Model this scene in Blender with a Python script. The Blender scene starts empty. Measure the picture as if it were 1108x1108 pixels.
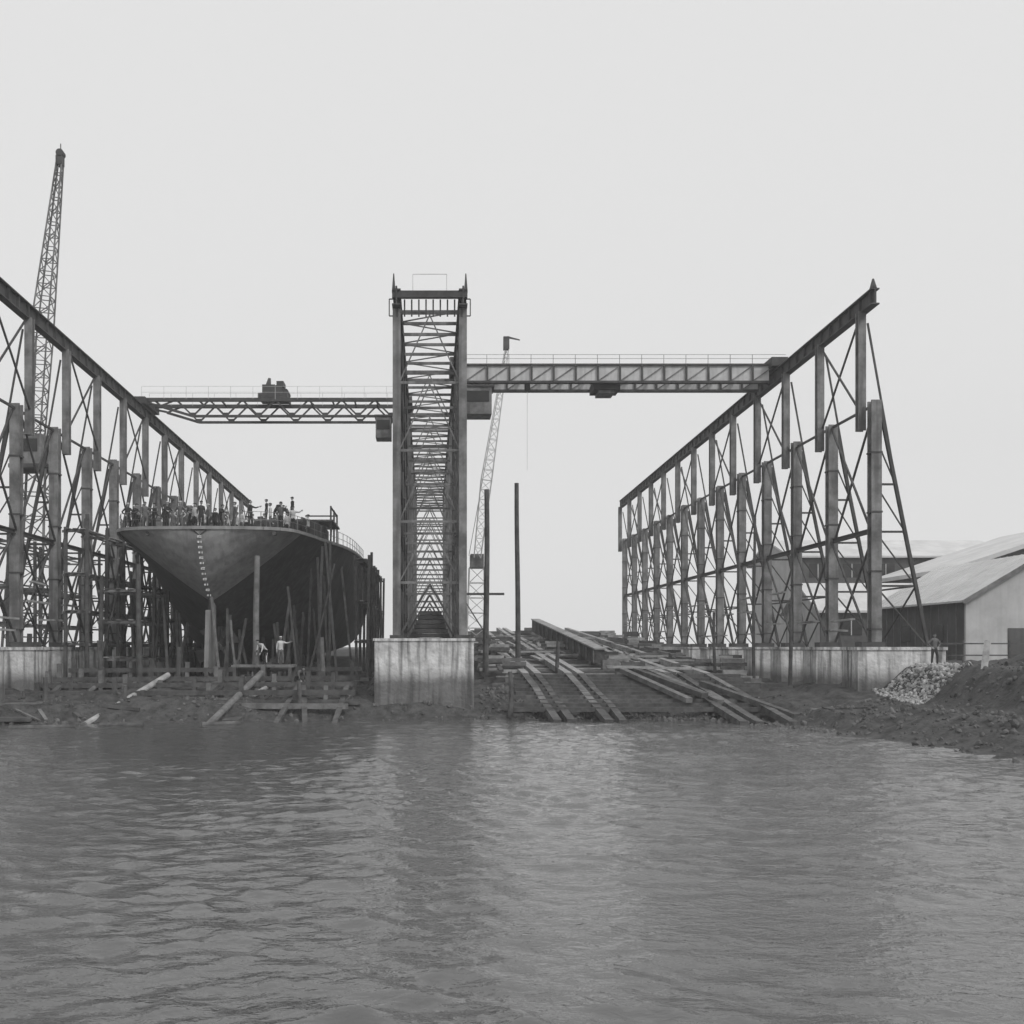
import bpy, bmesh, math, random
import numpy as np
from mathutils import Vector, Matrix, Euler
random.seed(7); np.random.seed(7)
S = bpy.context.scene
COL = S.collection

# ------------------------------------------------------------------ materials
def mat(name, c, c2=None, scale=1.5, rough=0.8, metal=0.0, streak=0.0, bump=0.0, spec=0.3, mscale=None, sc=0.05, tide=None):
    m = bpy.data.materials.new(name); m.use_nodes = True
    nt = m.node_tree; n = nt.nodes; l = nt.links
    b = n['Principled BSDF']
    b.inputs['Roughness'].default_value = rough
    b.inputs['Metallic'].default_value = metal
    b.inputs['Specular IOR Level'].default_value = spec
    if c2 is None: c2 = c*0.6
    geo = n.new('ShaderNodeNewGeometry')
    mp = n.new('ShaderNodeMapping'); l.new(geo.outputs['Position'], mp.inputs['Vector'])
    mp.inputs['Scale'].default_value = mscale or (1, 1, 1)
    nz = n.new('ShaderNodeTexNoise'); nz.inputs['Scale'].default_value = scale
    nz.inputs['Detail'].default_value = 8; nz.inputs['Roughness'].default_value = 0.65
    l.new(mp.outputs[0], nz.inputs['Vector'])
    cr = n.new('ShaderNodeValToRGB')
    cr.color_ramp.elements[0].position = 0.35; cr.color_ramp.elements[1].position = 0.65
    cr.color_ramp.elements[0].color = (c2, c2, c2, 1); cr.color_ramp.elements[1].color = (c, c, c, 1)
    l.new(nz.outputs['Fac'], cr.inputs[0])
    out = cr.outputs[0]
    if streak > 0:
        mp2 = n.new('ShaderNodeMapping'); l.new(geo.outputs['Position'], mp2.inputs['Vector'])
        mp2.inputs['Scale'].default_value = (2.2, 2.2, 0.16)
        n2 = n.new('ShaderNodeTexNoise'); n2.inputs['Scale'].default_value = 1.3; n2.inputs['Detail'].default_value = 6
        l.new(mp2.outputs[0], n2.inputs['Vector'])
        c3 = n.new('ShaderNodeValToRGB'); c3.color_ramp.elements[0].position = 0.47; c3.color_ramp.elements[1].position = 0.66
        c3.color_ramp.elements[0].color = (0, 0, 0, 1); c3.color_ramp.elements[1].color = (streak, streak, streak, 1)
        l.new(n2.outputs['Fac'], c3.inputs[0])
        mx = n.new('ShaderNodeMix'); mx.data_type = 'RGBA'
        l.new(c3.outputs[0], mx.inputs[0]); l.new(out, mx.inputs[6]); mx.inputs[7].default_value = (sc, sc, sc, 1)
        out = mx.outputs[2]
    if tide:   # damp, weed-covered foot of harbour walls
        sp = n.new('ShaderNodeSeparateXYZ'); l.new(geo.outputs['Position'], sp.inputs[0])
        ad = n.new('ShaderNodeMath'); ad.operation = 'MULTIPLY_ADD'; l.new(nz.outputs['Fac'], ad.inputs[0]); ad.inputs[1].default_value = -1.6; l.new(sp.outputs[2], ad.inputs[2])
        mr = n.new('ShaderNodeMapRange'); l.new(ad.outputs[0], mr.inputs[0]); mr.inputs[1].default_value = tide-.9; mr.inputs[2].default_value = tide-.1
        mr.inputs[3].default_value = .8; mr.inputs[4].default_value = 0
        m2 = n.new('ShaderNodeMix'); m2.data_type = 'RGBA'; l.new(mr.outputs[0], m2.inputs[0]); l.new(out, m2.inputs[6]); m2.inputs[7].default_value = (.06,.06,.06,1)
        out = m2.outputs[2]
    l.new(out, b.inputs['Base Color'])
    if bump > 0:
        n3 = n.new('ShaderNodeTexNoise'); n3.inputs['Scale'].default_value = scale*4; n3.inputs['Detail'].default_value = 8
        l.new(mp.outputs[0], n3.inputs['Vector'])
        bp = n.new('ShaderNodeBump'); bp.inputs['Strength'].default_value = bump; bp.inputs['Distance'].default_value = 0.1
        l.new(n3.outputs['Fac'], bp.inputs['Height']); l.new(bp.outputs[0], b.inputs['Normal'])
    return m

M = {}
M['steel'] = mat('steel_dark', 0.085, 0.04, 1.2, 0.7, streak=0.4, sc=0.035)
M['steelm'] = mat('steel_mid', 0.26, 0.095, 0.9, 0.65, streak=0.55, sc=0.06)
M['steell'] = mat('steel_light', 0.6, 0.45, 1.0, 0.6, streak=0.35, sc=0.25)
M['conc'] = mat('concrete', 0.72, 0.42, 1.3, 0.9, streak=0.9, bump=0.6, sc=0.12, tide=2.6)
M['timber'] = mat('timber_dark', 0.12, 0.05, 1.6, 0.9, bump=0.3)
M['timberl'] = mat('timber_light', 0.45, 0.22, 1.6, 0.9, bump=0.3)
M['timberm'] = mat('timber_mid', 0.22, 0.1, 1.6, 0.9, bump=0.3)
M['timberw'] = mat('timber_wet', 0.14, 0.05, 1.8, 0.7, bump=0.4)
M['hull'] = mat('hull_grey', 0.31, 0.2, 0.9, 0.6, streak=0.55, sc=0.14, bump=0.12)
M['hulld'] = mat('hull_dark', 0.07, 0.04, 0.6, 0.7, streak=0.5, sc=0.11, bump=0.08)
M['white'] = mat('white_paint', 0.75, 0.6, 1, 0.7)
M['roof'] = mat('roof_sheet', 0.66, 0.5, 0.4, 0.6)
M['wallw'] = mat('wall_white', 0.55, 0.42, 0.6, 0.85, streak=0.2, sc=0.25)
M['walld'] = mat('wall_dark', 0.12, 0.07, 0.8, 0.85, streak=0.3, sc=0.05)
M['mud'] = mat('mud_ground', 0.09, 0.028, 1.6, 0.8, bump=0.9, spec=0.4)
M['rock'] = mat('rock', 0.17, 0.05, 1.2, 0.9, bump=0.5)
M['rockl'] = mat('rock_pale', 0.5, 0.25, 1.5, 0.9, bump=0.5)
M['glass'] = mat('window_glass', 0.03, 0.02, 1, 0.2)
M['skin'] = mat('skin', 0.35, 0.3, 5, 0.6)
M['hair'] = mat('hair', 0.03, 0.02, 5, 0.8)
M['cl_d'] = mat('cloth_dark', 0.045, 0.03, 5, 0.9)
M['cl_m'] = mat('cloth_mid', 0.15, 0.10, 5, 0.9)
M['cl_l'] = mat('cloth_light', 0.6, 0.45, 5, 0.9)
M['rope'] = mat('wire_rope', 0.1, 0.06, 5, 0.8)

# ------------------------------------------------------------------ mesh builder
class MB:
    def __init__(s): s.v = []; s.f = []; s.mi = []; s.mats = []
    def mid(s, m):
        m = M[m]
        if m not in s.mats: s.mats.append(m)
        return s.mats.index(m)
    def hexa(s, pts, m):
        b = len(s.v); s.v += [tuple(p) for p in pts]
        k = s.mid(m)
        for f in ((0,3,2,1),(4,5,6,7),(0,1,5,4),(1,2,6,5),(2,3,7,6),(3,0,4,7)):
            s.f.append(tuple(b+i for i in f)); s.mi.append(k)
    def box(s, x0, x1, y0, y1, z0, z1, m):
        s.hexa([(x0,y0,z0),(x1,y0,z0),(x1,y1,z0),(x0,y1,z0),(x0,y0,z1),(x1,y0,z1),(x1,y1,z1),(x0,y1,z1)], m)
    def axes(s, p, q, roll=0):
        d = (q-p)
        if d.length < 1e-6: d = Vector((0,0,1e-3))
        d.normalize()
        if abs(d.z) > 0.95: a = Vector((1,0,0))
        else: a = d.cross(Vector((0,0,1))).normalized()
        b = a.cross(d).normalized(); a = d.cross(b).normalized()
        if roll:
            c, t = math.cos(roll), math.sin(roll)
            a, b = a*c+b*t, b*c-a*t
        return d, a, b
    def beam(s, p, q, w, h, m, w2=None, h2=None, roll=0):
        p = Vector(p); q = Vector(q); d, a, b = s.axes(p, q, roll)
        w2 = w if w2 is None else w2; h2 = h if h2 is None else h2
        pts = []
        for c, ww, hh in ((p, w, h), (q, w2, h2)):
            for i, j in ((-1,-1),(1,-1),(1,1),(-1,1)):
                pts.append(c + a*(i*ww/2) + b*(j*hh/2))
        s.hexa(pts, m)
    def ibeam(s, p, q, w, h, m, t=0.06, roll=0):
        p = Vector(p); q = Vector(q); d, a, b = s.axes(p, q, roll)
        for o in (-1, 1):
            off = b*(o*(h/2-t/2)); s.beam(p+off, q+off, w, t, m, roll=roll)
        s.beam(p, q, t, h-2*t, m, roll=roll)
    def cyl(s, p, q, r, m, r2=None, n=10):
        p = Vector(p); q = Vector(q); d, a, b = s.axes(p, q); r2 = r if r2 is None else r2
        base = len(s.v); k = s.mid(m)
        for c, rr in ((p, r), (q, r2)):
            for i in range(n):
                t = 2*math.pi*i/n; s.v.append(tuple(c + a*math.cos(t)*rr + b*math.sin(t)*rr))
        for i in range(n):
            j = (i+1) % n; s.f.append((base+i, base+j, base+n+j, base+n+i)); s.mi.append(k)
        s.f.append(tuple(base+i for i in range(n))[::-1]); s.mi.append(k)
        s.f.append(tuple(base+n+i for i in range(n))); s.mi.append(k)
    def quad(s, pts, m):
        b = len(s.v); s.v += [tuple(p) for p in pts]; s.f.append(tuple(range(b, b+len(pts)))); s.mi.append(s.mid(m))
    def obj(s, name, parent=None, smooth=False):
        me = bpy.data.meshes.new(name); me.from_pydata(s.v, [], s.f)
        for m in s.mats: me.materials.append(m)
        me.polygons.foreach_set('material_index', s.mi)
        if smooth: me.polygons.foreach_set('use_smooth', [True]*len(s.f))
        me.update()
        o = bpy.data.objects.new(name, me); COL.objects.link(o)
        if parent: o.parent = parent
        return o
def empty(name):
    e = bpy.data.objects.new(name, None); COL.objects.link(e); return e
def V(*a): return Vector(a)

def lattice(mb, p, q, w0, w1, n, m, ch=0.1, br=0.05):
    p = V(*p); q = V(*q); d, a, b = mb.axes(p, q)
    def corner(t, i):
        w = (w0+(w1-w0)*t)/2; sx, sy = ((-1,-1),(1,-1),(1,1),(-1,1))[i]
        return p.lerp(q, t) + a*sx*w + b*sy*w
    for i in range(4): mb.beam(corner(0, i), corner(1, i), ch, ch, m)
    for k in range(n):
        t0, t1 = k/n, (k+1)/n
        for i in range(4):
            j = (i+1) % 4
            if k % 2: i, j = j, i
            mb.beam(corner(t0, i), corner(t1, j), br, br, m)
            mb.beam(corner(t1, i), corner(t1, j), br, br, m)

# ------------------------------------------------------------------ terrain (water level z = 0.5)
WL = 0.5
SX = [-400,-100,-25,-5,5,12,16,18.5,20.2,21.2,23.6,40,400]
SY = [46,50,53.0,56.8,57.6,57.2,55.5,51,44,37,15,-40,-1500]
def sstep(a, b, x):
    t = np.clip((x-a)/(b-a), 0, 1); return t*t*(3-2*t)
def terr(X, Y):
    X = np.asarray(X, float); Y = np.asarray(Y, float)
    sy = np.interp(X, SX, SY); s2 = np.interp(X+0.3, SX, SY); sl = (s2-sy)/0.3
    d = (Y-sy)/np.sqrt(1+sl*sl)
    z = WL + np.where(d < 0, np.maximum(d*0.3, -3.0), 0)
    rb = 1-0.35*sstep(16, 19, X)*(1-sstep(25, 28, X))*(1-sstep(56,60,Y))
    z = z + (1.1*sstep(0, 2.6, d) + 0.5*sstep(2.2, 7, d))*rb
    outer = np.maximum(sstep(25.9, 28.2, X), sstep(27, 31, -X))
    z = z + 1.5*outer*sstep(1.5, 7, d)
    z = z + (1-outer)*2.0*sstep(70, 135, Y)*(d > 0)
    z = z - 0.5*sstep(4.5, 6.5, X)*(1-sstep(19.5, 21, X))*sstep(0, 1.5, d)*(1-sstep(66, 69, Y))
    z = z + 0.7*np.exp(-((X-31.2)**2/1.4+(Y-52.5)**2/4))
    return z, d
def grid_mesh(name, xs, ys, zf, material, smooth=True):
    X, Y = np.meshgrid(xs, ys); Z = zf(X, Y)
    nx, ny = len(xs), len(ys)
    co = np.stack([X, Y, Z], -1).reshape(-1, 3)
    i = np.arange(nx*ny).reshape(ny, nx)
    f = np.stack([i[:-1,:-1], i[:-1,1:], i[1:,1:], i[1:,:-1]], -1).reshape(-1, 4)
    me = bpy.data.meshes.new(name); me.vertices.add(len(co)); me.vertices.foreach_set('co', co.ravel())
    me.loops.add(f.size); me.loops.foreach_set('vertex_index', f.ravel().astype(np.int32))
    me.polygons.add(len(f)); me.polygons.foreach_set('loop_start', np.arange(0, f.size, 4, dtype=np.int32))
    me.polygons.foreach_set('use_smooth', np.full(len(f), smooth))
    me.materials.append(material); me.update(calc_edges=True); me.validate()
    o = bpy.data.objects.new(name, me); COL.objects.link(o); return o
def vnoise(X, Y, seed, freqs):
    r = np.random.RandomState(seed); Z = np.zeros_like(X)
    for f, a in freqs:
        for _ in range(7):
            th = r.uniform(0, 2*math.pi); ff = f*r.uniform(.6, 1.6)
            Z += a/3*np.sin(ff*(X*math.cos(th)+Y*math.sin(th)) + r.uniform(0, 6.28))
    return Z
xs = np.concatenate([[-3000,-1200,-500,-250,-120,-80,-60], np.arange(-48, 52, 0.35), [60,80,120,250,500,1200,3000]])
ys = np.concatenate([[-1500,-500,-150,-60,-20,0,15], np.arange(25, 90, 0.35), np.arange(91, 145, 2), [160,200,300,600,1500,4000]])
def tz(X, Y):
    z, d = terr(X, Y)
    amp = sstep(-1, 2, d)*(1-sstep(140, 200, Y))
    return z + amp*vnoise(X, Y, 3, [(0.8, 0.10), (2.5, 0.08), (6.5, 0.05)])
grid_mesh('ground', xs, ys, tz, M['mud'])

# ------------------------------------------------------------------ water
def water_mat():
    m = bpy.data.materials.new('harbour_water'); m.use_nodes = True
    nt = m.node_tree; n = nt.nodes; l = nt.links; b = n['Principled BSDF']
    b.inputs['Base Color'].default_value = (0.085, 0.085, 0.085, 1)
    b.inputs['Roughness'].default_value = 0.03; b.inputs['IOR'].default_value = 1.8
    geo = n.new('ShaderNodeNewGeometry')
    mp = n.new('ShaderNodeMapping'); mp.inputs['Scale'].default_value = (1.0, 1.7, 1.0)
    mp.inputs['Rotation'].default_value = (0, 0, 0.25)
    l.new(geo.outputs['Position'], mp.inputs['Vector'])
    a = n.new('ShaderNodeTexNoise'); a.inputs['Scale'].default_value = 3.6; a.inputs['Detail'].default_value = 3; a.inputs['Roughness'].default_value = 0.55
    a.inputs['Distortion'].default_value = 0.4
    l.new(mp.outputs[0], a.inputs['Vector'])
    bp = n.new('ShaderNodeBump'); bp.inputs['Strength'].default_value = 0.32; bp.inputs['Distance'].default_value = 0.1
    l.new(a.outputs['Fac'], bp.inputs['Height']); l.new(bp.outputs[0], b.inputs['Normal'])
    return m
rw = np.random.RandomState(11)
waves = []
for lam, slope, nn in ((7.0, 0.008, 6), (3.0, 0.018, 12), (1.4, 0.045, 26), (0.8, 0.085, 40), (0.5, 0.075, 36)):
    for _ in range(nn):
        th = rw.normal(1.3, 0.55); L = lam*rw.uniform(0.7, 1.4)
        k = 2*math.pi/L; A = slope*math.sqrt(2/nn)/k
        waves.append((k*math.cos(th), k*math.sin(th), A*rw.uniform(.6, 1.3), rw.uniform(0, 6.28)))
def wz(X, Y):
    Z = np.zeros_like(X)
    ox = X + 0.25*np.sin(0.9*Y+0.4*X) ; oy = Y + 0.2*np.sin(0.8*X)
    for kx, ky, a, ph in waves: Z += a*np.sin(kx*ox+ky*oy+ph)
    Z = Z + 7*np.abs(Z)*Z
    g = 0.85+0.35*np.sin(0.21*X+0.13*Y+1)*np.sin(0.16*Y-0.1*X)+0.25*np.sin(.5*Y+.17*X)*np.sin(.31*X-.2*Y)
    g = g*(0.75+0.25*(1-sstep(25, 50, Y)))
    e = (1-sstep(44, 60, np.abs(X)))*(1-sstep(62, 70, Y))*sstep(4, 8, Y)
    return WL + Z*g*e
wx = np.concatenate([[-3000,-600,-200,-100,-70,-55], np.arange(-44, 44, 0.11), [55,70,100,200,600,3000]])
wy = np.concatenate([[-1500,-300,-80,-20,0,4], 7.5*np.exp(np.arange(0, 2.2, 0.0036)), [72,80,95]])
grid_mesh('water', wx, wy, wz, water_mat())

# ------------------------------------------------------------------ side crane runways
def ztop(Y): return 25.5-0.014*(Y-60)
def runway(X, sd, Ys, name='crane_runway_gantry'):
    E = empty(name); c = MB(); g = MB(); b = MB(); p = MB()
    n = len(Ys)
    for i, Y in enumerate(Ys):
        zt = ztop(Y)
        c.ibeam((X+0.35*sd, Y, 4.62), (X+0.35*sd, Y, 19.2+random.uniform(-.2,.2)), 0.6, 0.62, 'steelm', 0.1)
        c.ibeam((X-0.15*sd, Y+0.75, 17.5), (X-0.15*sd, Y+0.75, zt-0.9), 0.45, 0.48, 'steelm', 0.08)
        c.box(X-0.6, X+0.8, Y-0.45, Y+0.45, 4.59, 4.9, 'steel')
        for z in (5.6, 9, 12.5, 16): c.box(X+.35*sd-.34, X+.35*sd+.34, Y-.34, Y+.34, z, z+.1, 'steel')
        A = V(X+0.7*sd, Y, 18.6); B = V(X+3.5*sd, Y, 4.62)
        b.ibeam(A, B, 0.18, 0.2, 'steel', 0.05)
        b.beam((X+0.2*sd, Y+.6, zt-1.6), (X+2.6*sd, Y+.3, 9.4), 0.1, 0.1, 'steel')
        pr = V(X+0.4*sd, Y, 17)
        for k, z in enumerate((14.2, 11.4, 8.2)):
            t = (18.6-z)/(18.6-4.62); q = A.lerp(B, t)
            b.beam((X+0.5*sd, Y, z), q, 0.1, 0.12, 'steel')
            b.beam(pr, q, 0.07, 0.07, 'steel'); pr = V(X+0.4*sd, Y, z)
        b.beam(pr, B, 0.08, 0.08, 'steel')
        x0, x1 = (X-1.1*sd, X+4.0*sd); x0, x1 = min(x0, x1), max(x0, x1)
        p.box(x0, x1, Y-1.1, Y+1.2, -1.0, 4.42, 'conc')
        p.box(x0-0.08, x1+0.08, Y-1.18, Y+1.28, 4.42, 4.6, 'conc')
    for i in range(n-1):
        Y0, Y1 = Ys[i], Ys[i+1]
        xc = X+0.35*sd
        b.ibeam((xc, Y0+.3, 11.5), (xc, Y1-.3, 11.5), 0.22, 0.28, 'steel', 0.05)
        b.beam((xc, Y0+.3, 18.9), (xc, Y1-.3, 18.9), 0.12, 0.14, 'steel')
        for s_ in (0, 1):
            za, zb = (4.9, 11.4) if s_ == 0 else (11.6, 18.8)
            o = 0.12
            b.beam((xc-o, Y0+.3, za), (xc-o, Y1-.3, zb), 0.11, 0.11, 'steel')
            b.beam((xc+o, Y1-.3, za), (xc+o, Y0+.3, zb), 0.11, 0.11, 'steel')
        if i % 2 == 0:
            xu = X-0.15*sd
            b.beam((xu-.1, Y0+1, 19.0), (xu-.1, Y1+.5, ztop(Y1)-1), 0.1, 0.1, 'steel')
            b.beam((xu+.1, Y1+.5, 19.0), (xu+.1, Y0+1, ztop(Y0)-1), 0.1, 0.1, 'steel')
        if i % 3 != 1:
            t = (18.6-8.2)/(13.98); q = X+(0.7+2.8*t)*sd
            b.beam((q, Y0, 8.2), (q, Y1, 8.2), 0.1, 0.1, 'steel')
            b.beam((q, Y0, 8.2), (X+3.5*sd, Y1, 4.7), 0.08, 0.08, 'steel')
        for _ in range(3):
            if random.random() < .6:
                zz = random.choice([5.6, 6.3, 7.4, 8.6]); ya = Y0+random.uniform(0, 3)
                b.beam((xc-.5*sd, ya, zz), (xc-.5*sd, ya+random.uniform(2, 4), zz+random.uniform(-.1,.1)), .3, .11, 'timberl')
    Y0, Y1 = Ys[0]-0.9, Ys[-1]+0.9
    g.ibeam((X, Y0, ztop(Y0)-0.5), (X, Y1, ztop(Y1)-0.5), 0.5, 0.95, 'steel', 0.08)
    g.beam((X, Y0, ztop(Y0)+0.06), (X, Y1, ztop(Y1)+0.06), 0.1, 0.14, 'steel')
    yy = Y0+.3
    while yy < Y1:
        g.box(X-.2, X+.2, yy, yy+.05, ztop(yy)-0.9, ztop(yy)-0.1, 'steel'); yy += 1.5
    g.beam((X, Y0+.3, ztop(Y0)), (X, Y0+.3, ztop(Y0)+0.6), 0.3, 0.4, 'steel', w2=0.08, h2=0.08)
    for mb, nm in ((c,'columns'),(g,'runway_girder'),(b,'bracing'),(p,'concrete_pedestals')): mb.obj(nm, E)
    return E
runway(25.9, 1, [60+6.4*i for i in range(13)])
runway(-24.5, -1, [54.8+6.3*i for i in range(14)])

# ------------------------------------------------------------------ central double gantry
def central():
    E = empty('central_crane_gantry'); c = MB(); g = MB(); b = MB(); p = MB()
    Ys = [60+6.3*i for i in range(13)]; XX = 1.95
    for i, Y in enumerate(Ys):
        zt = ztop(Y)
        for s_ in (-1, 1):
            c.ibeam((XX*s_, Y, 5.1), (XX*s_, Y, zt-1.0), 0.46, 0.6, 'steelm', 0.09)
            c.box(XX*s_-.4, XX*s_+.4, Y-.4, Y+.4, 5.08, 5.3, 'steel')
        for z in ((8.4, 12.0, 16.2, 20.2, zt-1.2) if i % 2 == 0 else (12.0, 20.2)):
            b.beam((-XX+.2, Y, z), (XX-.2, Y, z), 0.1, 0.15, 'steelm')
        if i % 2 == 0:
            for z0, z1 in ((8.5, 11.9), (12.1, 16.1), (16.3, 20.1), (20.3, zt-1.3)):
                b.beam((-XX+.2, Y-.06, z0), (0, Y-.06, z1), 0.07, 0.07, 'steelm')
                b.beam((XX-.2, Y+.06, z0), (0, Y+.06, z1), 0.07, 0.07, 'steelm')
            b.beam((-XX+.2, Y-.06, 5.3), (0, Y-.06, 8.3), 0.12, 0.12, 'steel')
            b.beam((XX-.2, Y+.06, 5.3), (0, Y+.06, 8.3), 0.12, 0.12, 'steel')
        if i < 12:
            Y1 = Ys[i+1]
            for s_ in (-1, 1):
                x = XX*s_
                for z0, z1 in ((5.3, 12.0), (12.0, 18.5), (18.5, zt-1.1)):
                    b.beam((x-.1, Y, z0), (x-.1, Y1, z1), 0.1, 0.1, 'steel')
                    b.beam((x+.1, Y1, z0), (x+.1, Y, z1), 0.1, 0.1, 'steel')
                    b.beam((x, Y, z1), (x, Y1, z1), 0.12, 0.16, 'steel')
        if i: p.box(-3.1, 2.5, Y-1.4, Y+1.5, -0.5, 4.95, 'conc')
        else: p.box(-3.2, 2.55, Y-1.2, Y+2.4, -1.2, 4.95, 'conc'); p.box(-3.28, 2.63, Y-1.28, Y+2.48, 4.95, 5.1, 'conc')
    for k in range(7):   # dark blocks added between the legs to close the bright sky gap
        b.box(-1.4+.12*k, 1.4-.1*k, 67.2+.1*k, 70-.1*k, 4.94+k*.3, 5.2+k*.3, random.choice(['timber','steel','timber']))
    Y0, Y1 = 59.2, Ys[-1]+.8
    for s_ in (-1, 1):
        g.ibeam((XX*s_, Y0, ztop(Y0)-.5), (XX*s_, Y1, ztop(Y1)-.5), 0.5, 0.95, 'steel', 0.08)
        g.beam((XX*s_, Y0, ztop(Y0)+.06), (XX*s_, Y1, ztop(Y1)+.06), 0.1, 0.14, 'steel')
        g.beam((XX*s_*1.08, Y0+.2, ztop(Y0)-.2), (XX*s_*1.08, Y0+.2, ztop(Y0)+.9), 0.22, 0.22, 'steel', w2=.06, h2=.06)
        xo = XX*s_+.45*s_
        for za in (.3, 1.3): g.beam((XX*s_, 60.2, ztop(60)-za), (xo, 60.2, ztop(60)-za), .06, .06, 'steel')
        g.beam((xo, 60.2, ztop(60)-.3), (xo, 60.2, ztop(60)-1.3), .06, .06, 'steel')
    y = Y0+1.6; k = 0
    while y < Y1:
        g.beam((-XX+.1, y, ztop(y)-.85), (XX-.1, y, ztop(y)-.85), 0.12, 0.18, 'steelm')
        if k % 2: g.beam((-XX+.1, y, ztop(y)-.8), (XX-.1, y+2.1, ztop(y)-.8), 0.07, 0.07, 'steelm')
        else: g.beam((XX-.1, y, ztop(y)-.8), (-XX+.1, y+2.1, ztop(y)-.8), 0.07, 0.07, 'steelm')
        y += 2.1; k += 1
    g.box(-2.2, 2.2, 59.3, 59.6, ztop(60)-.5, ztop(60)-.1, 'steel')
    for x in (-1.0, 1.0): g.beam((x, 60, ztop(60)-.1), (x, 60, ztop(60)+1.1), .03, .03, 'steell')
    g.beam((-1, 60, ztop(60)+1.1), (1, 60, ztop(60)+1.1), .03, .03, 'steell')
    for x in np.arange(-1.9, 2, 0.42): g.beam((x, 59.7, ztop(60)-1.5), (x, 59.7, ztop(60)-.5), .09, .06, 'steel')
    for s_ in (-1, 1):
        for (ya, yb) in ((60.35, 63), (63.2, 66), (69, 72.3), (75.3, 78.6)):
            z = 5.6; k = 0
            while z < 24:
                if k % 2: b.beam((XX*s_-.2, ya, z), (XX*s_-.2, yb, z+1.3), .07, .07, 'steel')
                else: b.beam((XX*s_+.2, ya, z+1.3), (XX*s_+.2, yb, z), .07, .07, 'steel')
                z += 1.3; k += 1
            b.ibeam((XX*s_, yb+.1, 5.0), (XX*s_, yb+.1, 24.2), .42, .3, 'steel', .06)
    for mb, nm in ((c,'columns'),(g,'runway_girders'),(b,'bracing'),(p,'concrete_pedestals')): mb.obj(nm, E)
central()

# ------------------------------------------------------------------ bridge cranes
def crane_right():
    E = empty('bridge_crane'); a = MB(); d = MB()
    x0, x1 = 2.3, 25.35; zb, zt = 24.3, 25.95
    for Y in (76.0, 78.6):
        a.box(x0, x1, Y-.03, Y+.03, zb+.16, zt-.35, 'steell')
        a.box(x0, x1, Y-.22, Y+.22, zb, zb+.16, 'steel')
        a.box(x0, x1+1.2, Y-.16, Y+.16, zt-.35, zt-.2, 'steel')
        x = x0+.3
        while x < x1-1:
            a.box(x, x+.12, Y-.2, Y-.04, zb+.16, zt-.35, 'steel')
            a.beam((x+.12, Y-.1, zb+.2), (x+1.55, Y-.1, zt-.45), .05, .07, 'steelm')
            d.beam((x, Y-.2, zt-.2), (x, Y-.2, zt+.45), .035, .035, 'steelm')
            x += 1.65
        for zz in (zt+.15, zt+.45): d.beam((x0, Y-.2, zz), (x1+1.2, Y-.2, zz), .025, .025, 'steelm')
    x = x0
    while x < x1: a.box(x, x+.15, 76.25, 78.35, zt-.5, zt-.36, 'steel'); x += 1.65
    d.box(25.3, 26.5, 75.2, 79.4, ztop(77)+.16, ztop(77)+.8, 'steel')
    d.box(1.5, 2.35, 75.2, 79.4, ztop(77)+.16, ztop(77)+.8, 'steel')
    for x in (1.95, 25.9):
        for Y in (75.7, 78.9): d.cyl((x-.12, Y, ztop(77)+.3), (x+.12, Y, ztop(77)+.3), .28, 'steel', n=14)
    d.box(2.5, 4.6, 75.4, 77.4, 21.9, 23.9, 'steelm'); d.box(2.7, 4.4, 75.36, 75.4, 22.8, 23.6, 'glass')
    for x in (2.7, 4.4): d.beam((x, 76.4, 23.9), (x, 76.4, 24.5), .12, .12, 'steel')
    d.box(2.35, 4.8, 75.3, 77.5, 23.9, 24.05, 'steel')
    d.box(12.3, 14.3, 76.3, 78.3, 23.95, 24.55, 'steel'); d.box(12.7, 13.9, 76.5, 78.1, 23.7, 23.95, 'steelm')
    d.cyl((7.4, 77.2, 24.3), (7.4, 77.2, 18.0), .012, 'steell', n=6)
    d.box(7.2, 7.6, 77, 77.4, 24.0, 24.6, 'steel')
    a.obj('girders', E); d.obj('carriages_cab_and_rails', E)
crane_right()
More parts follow.
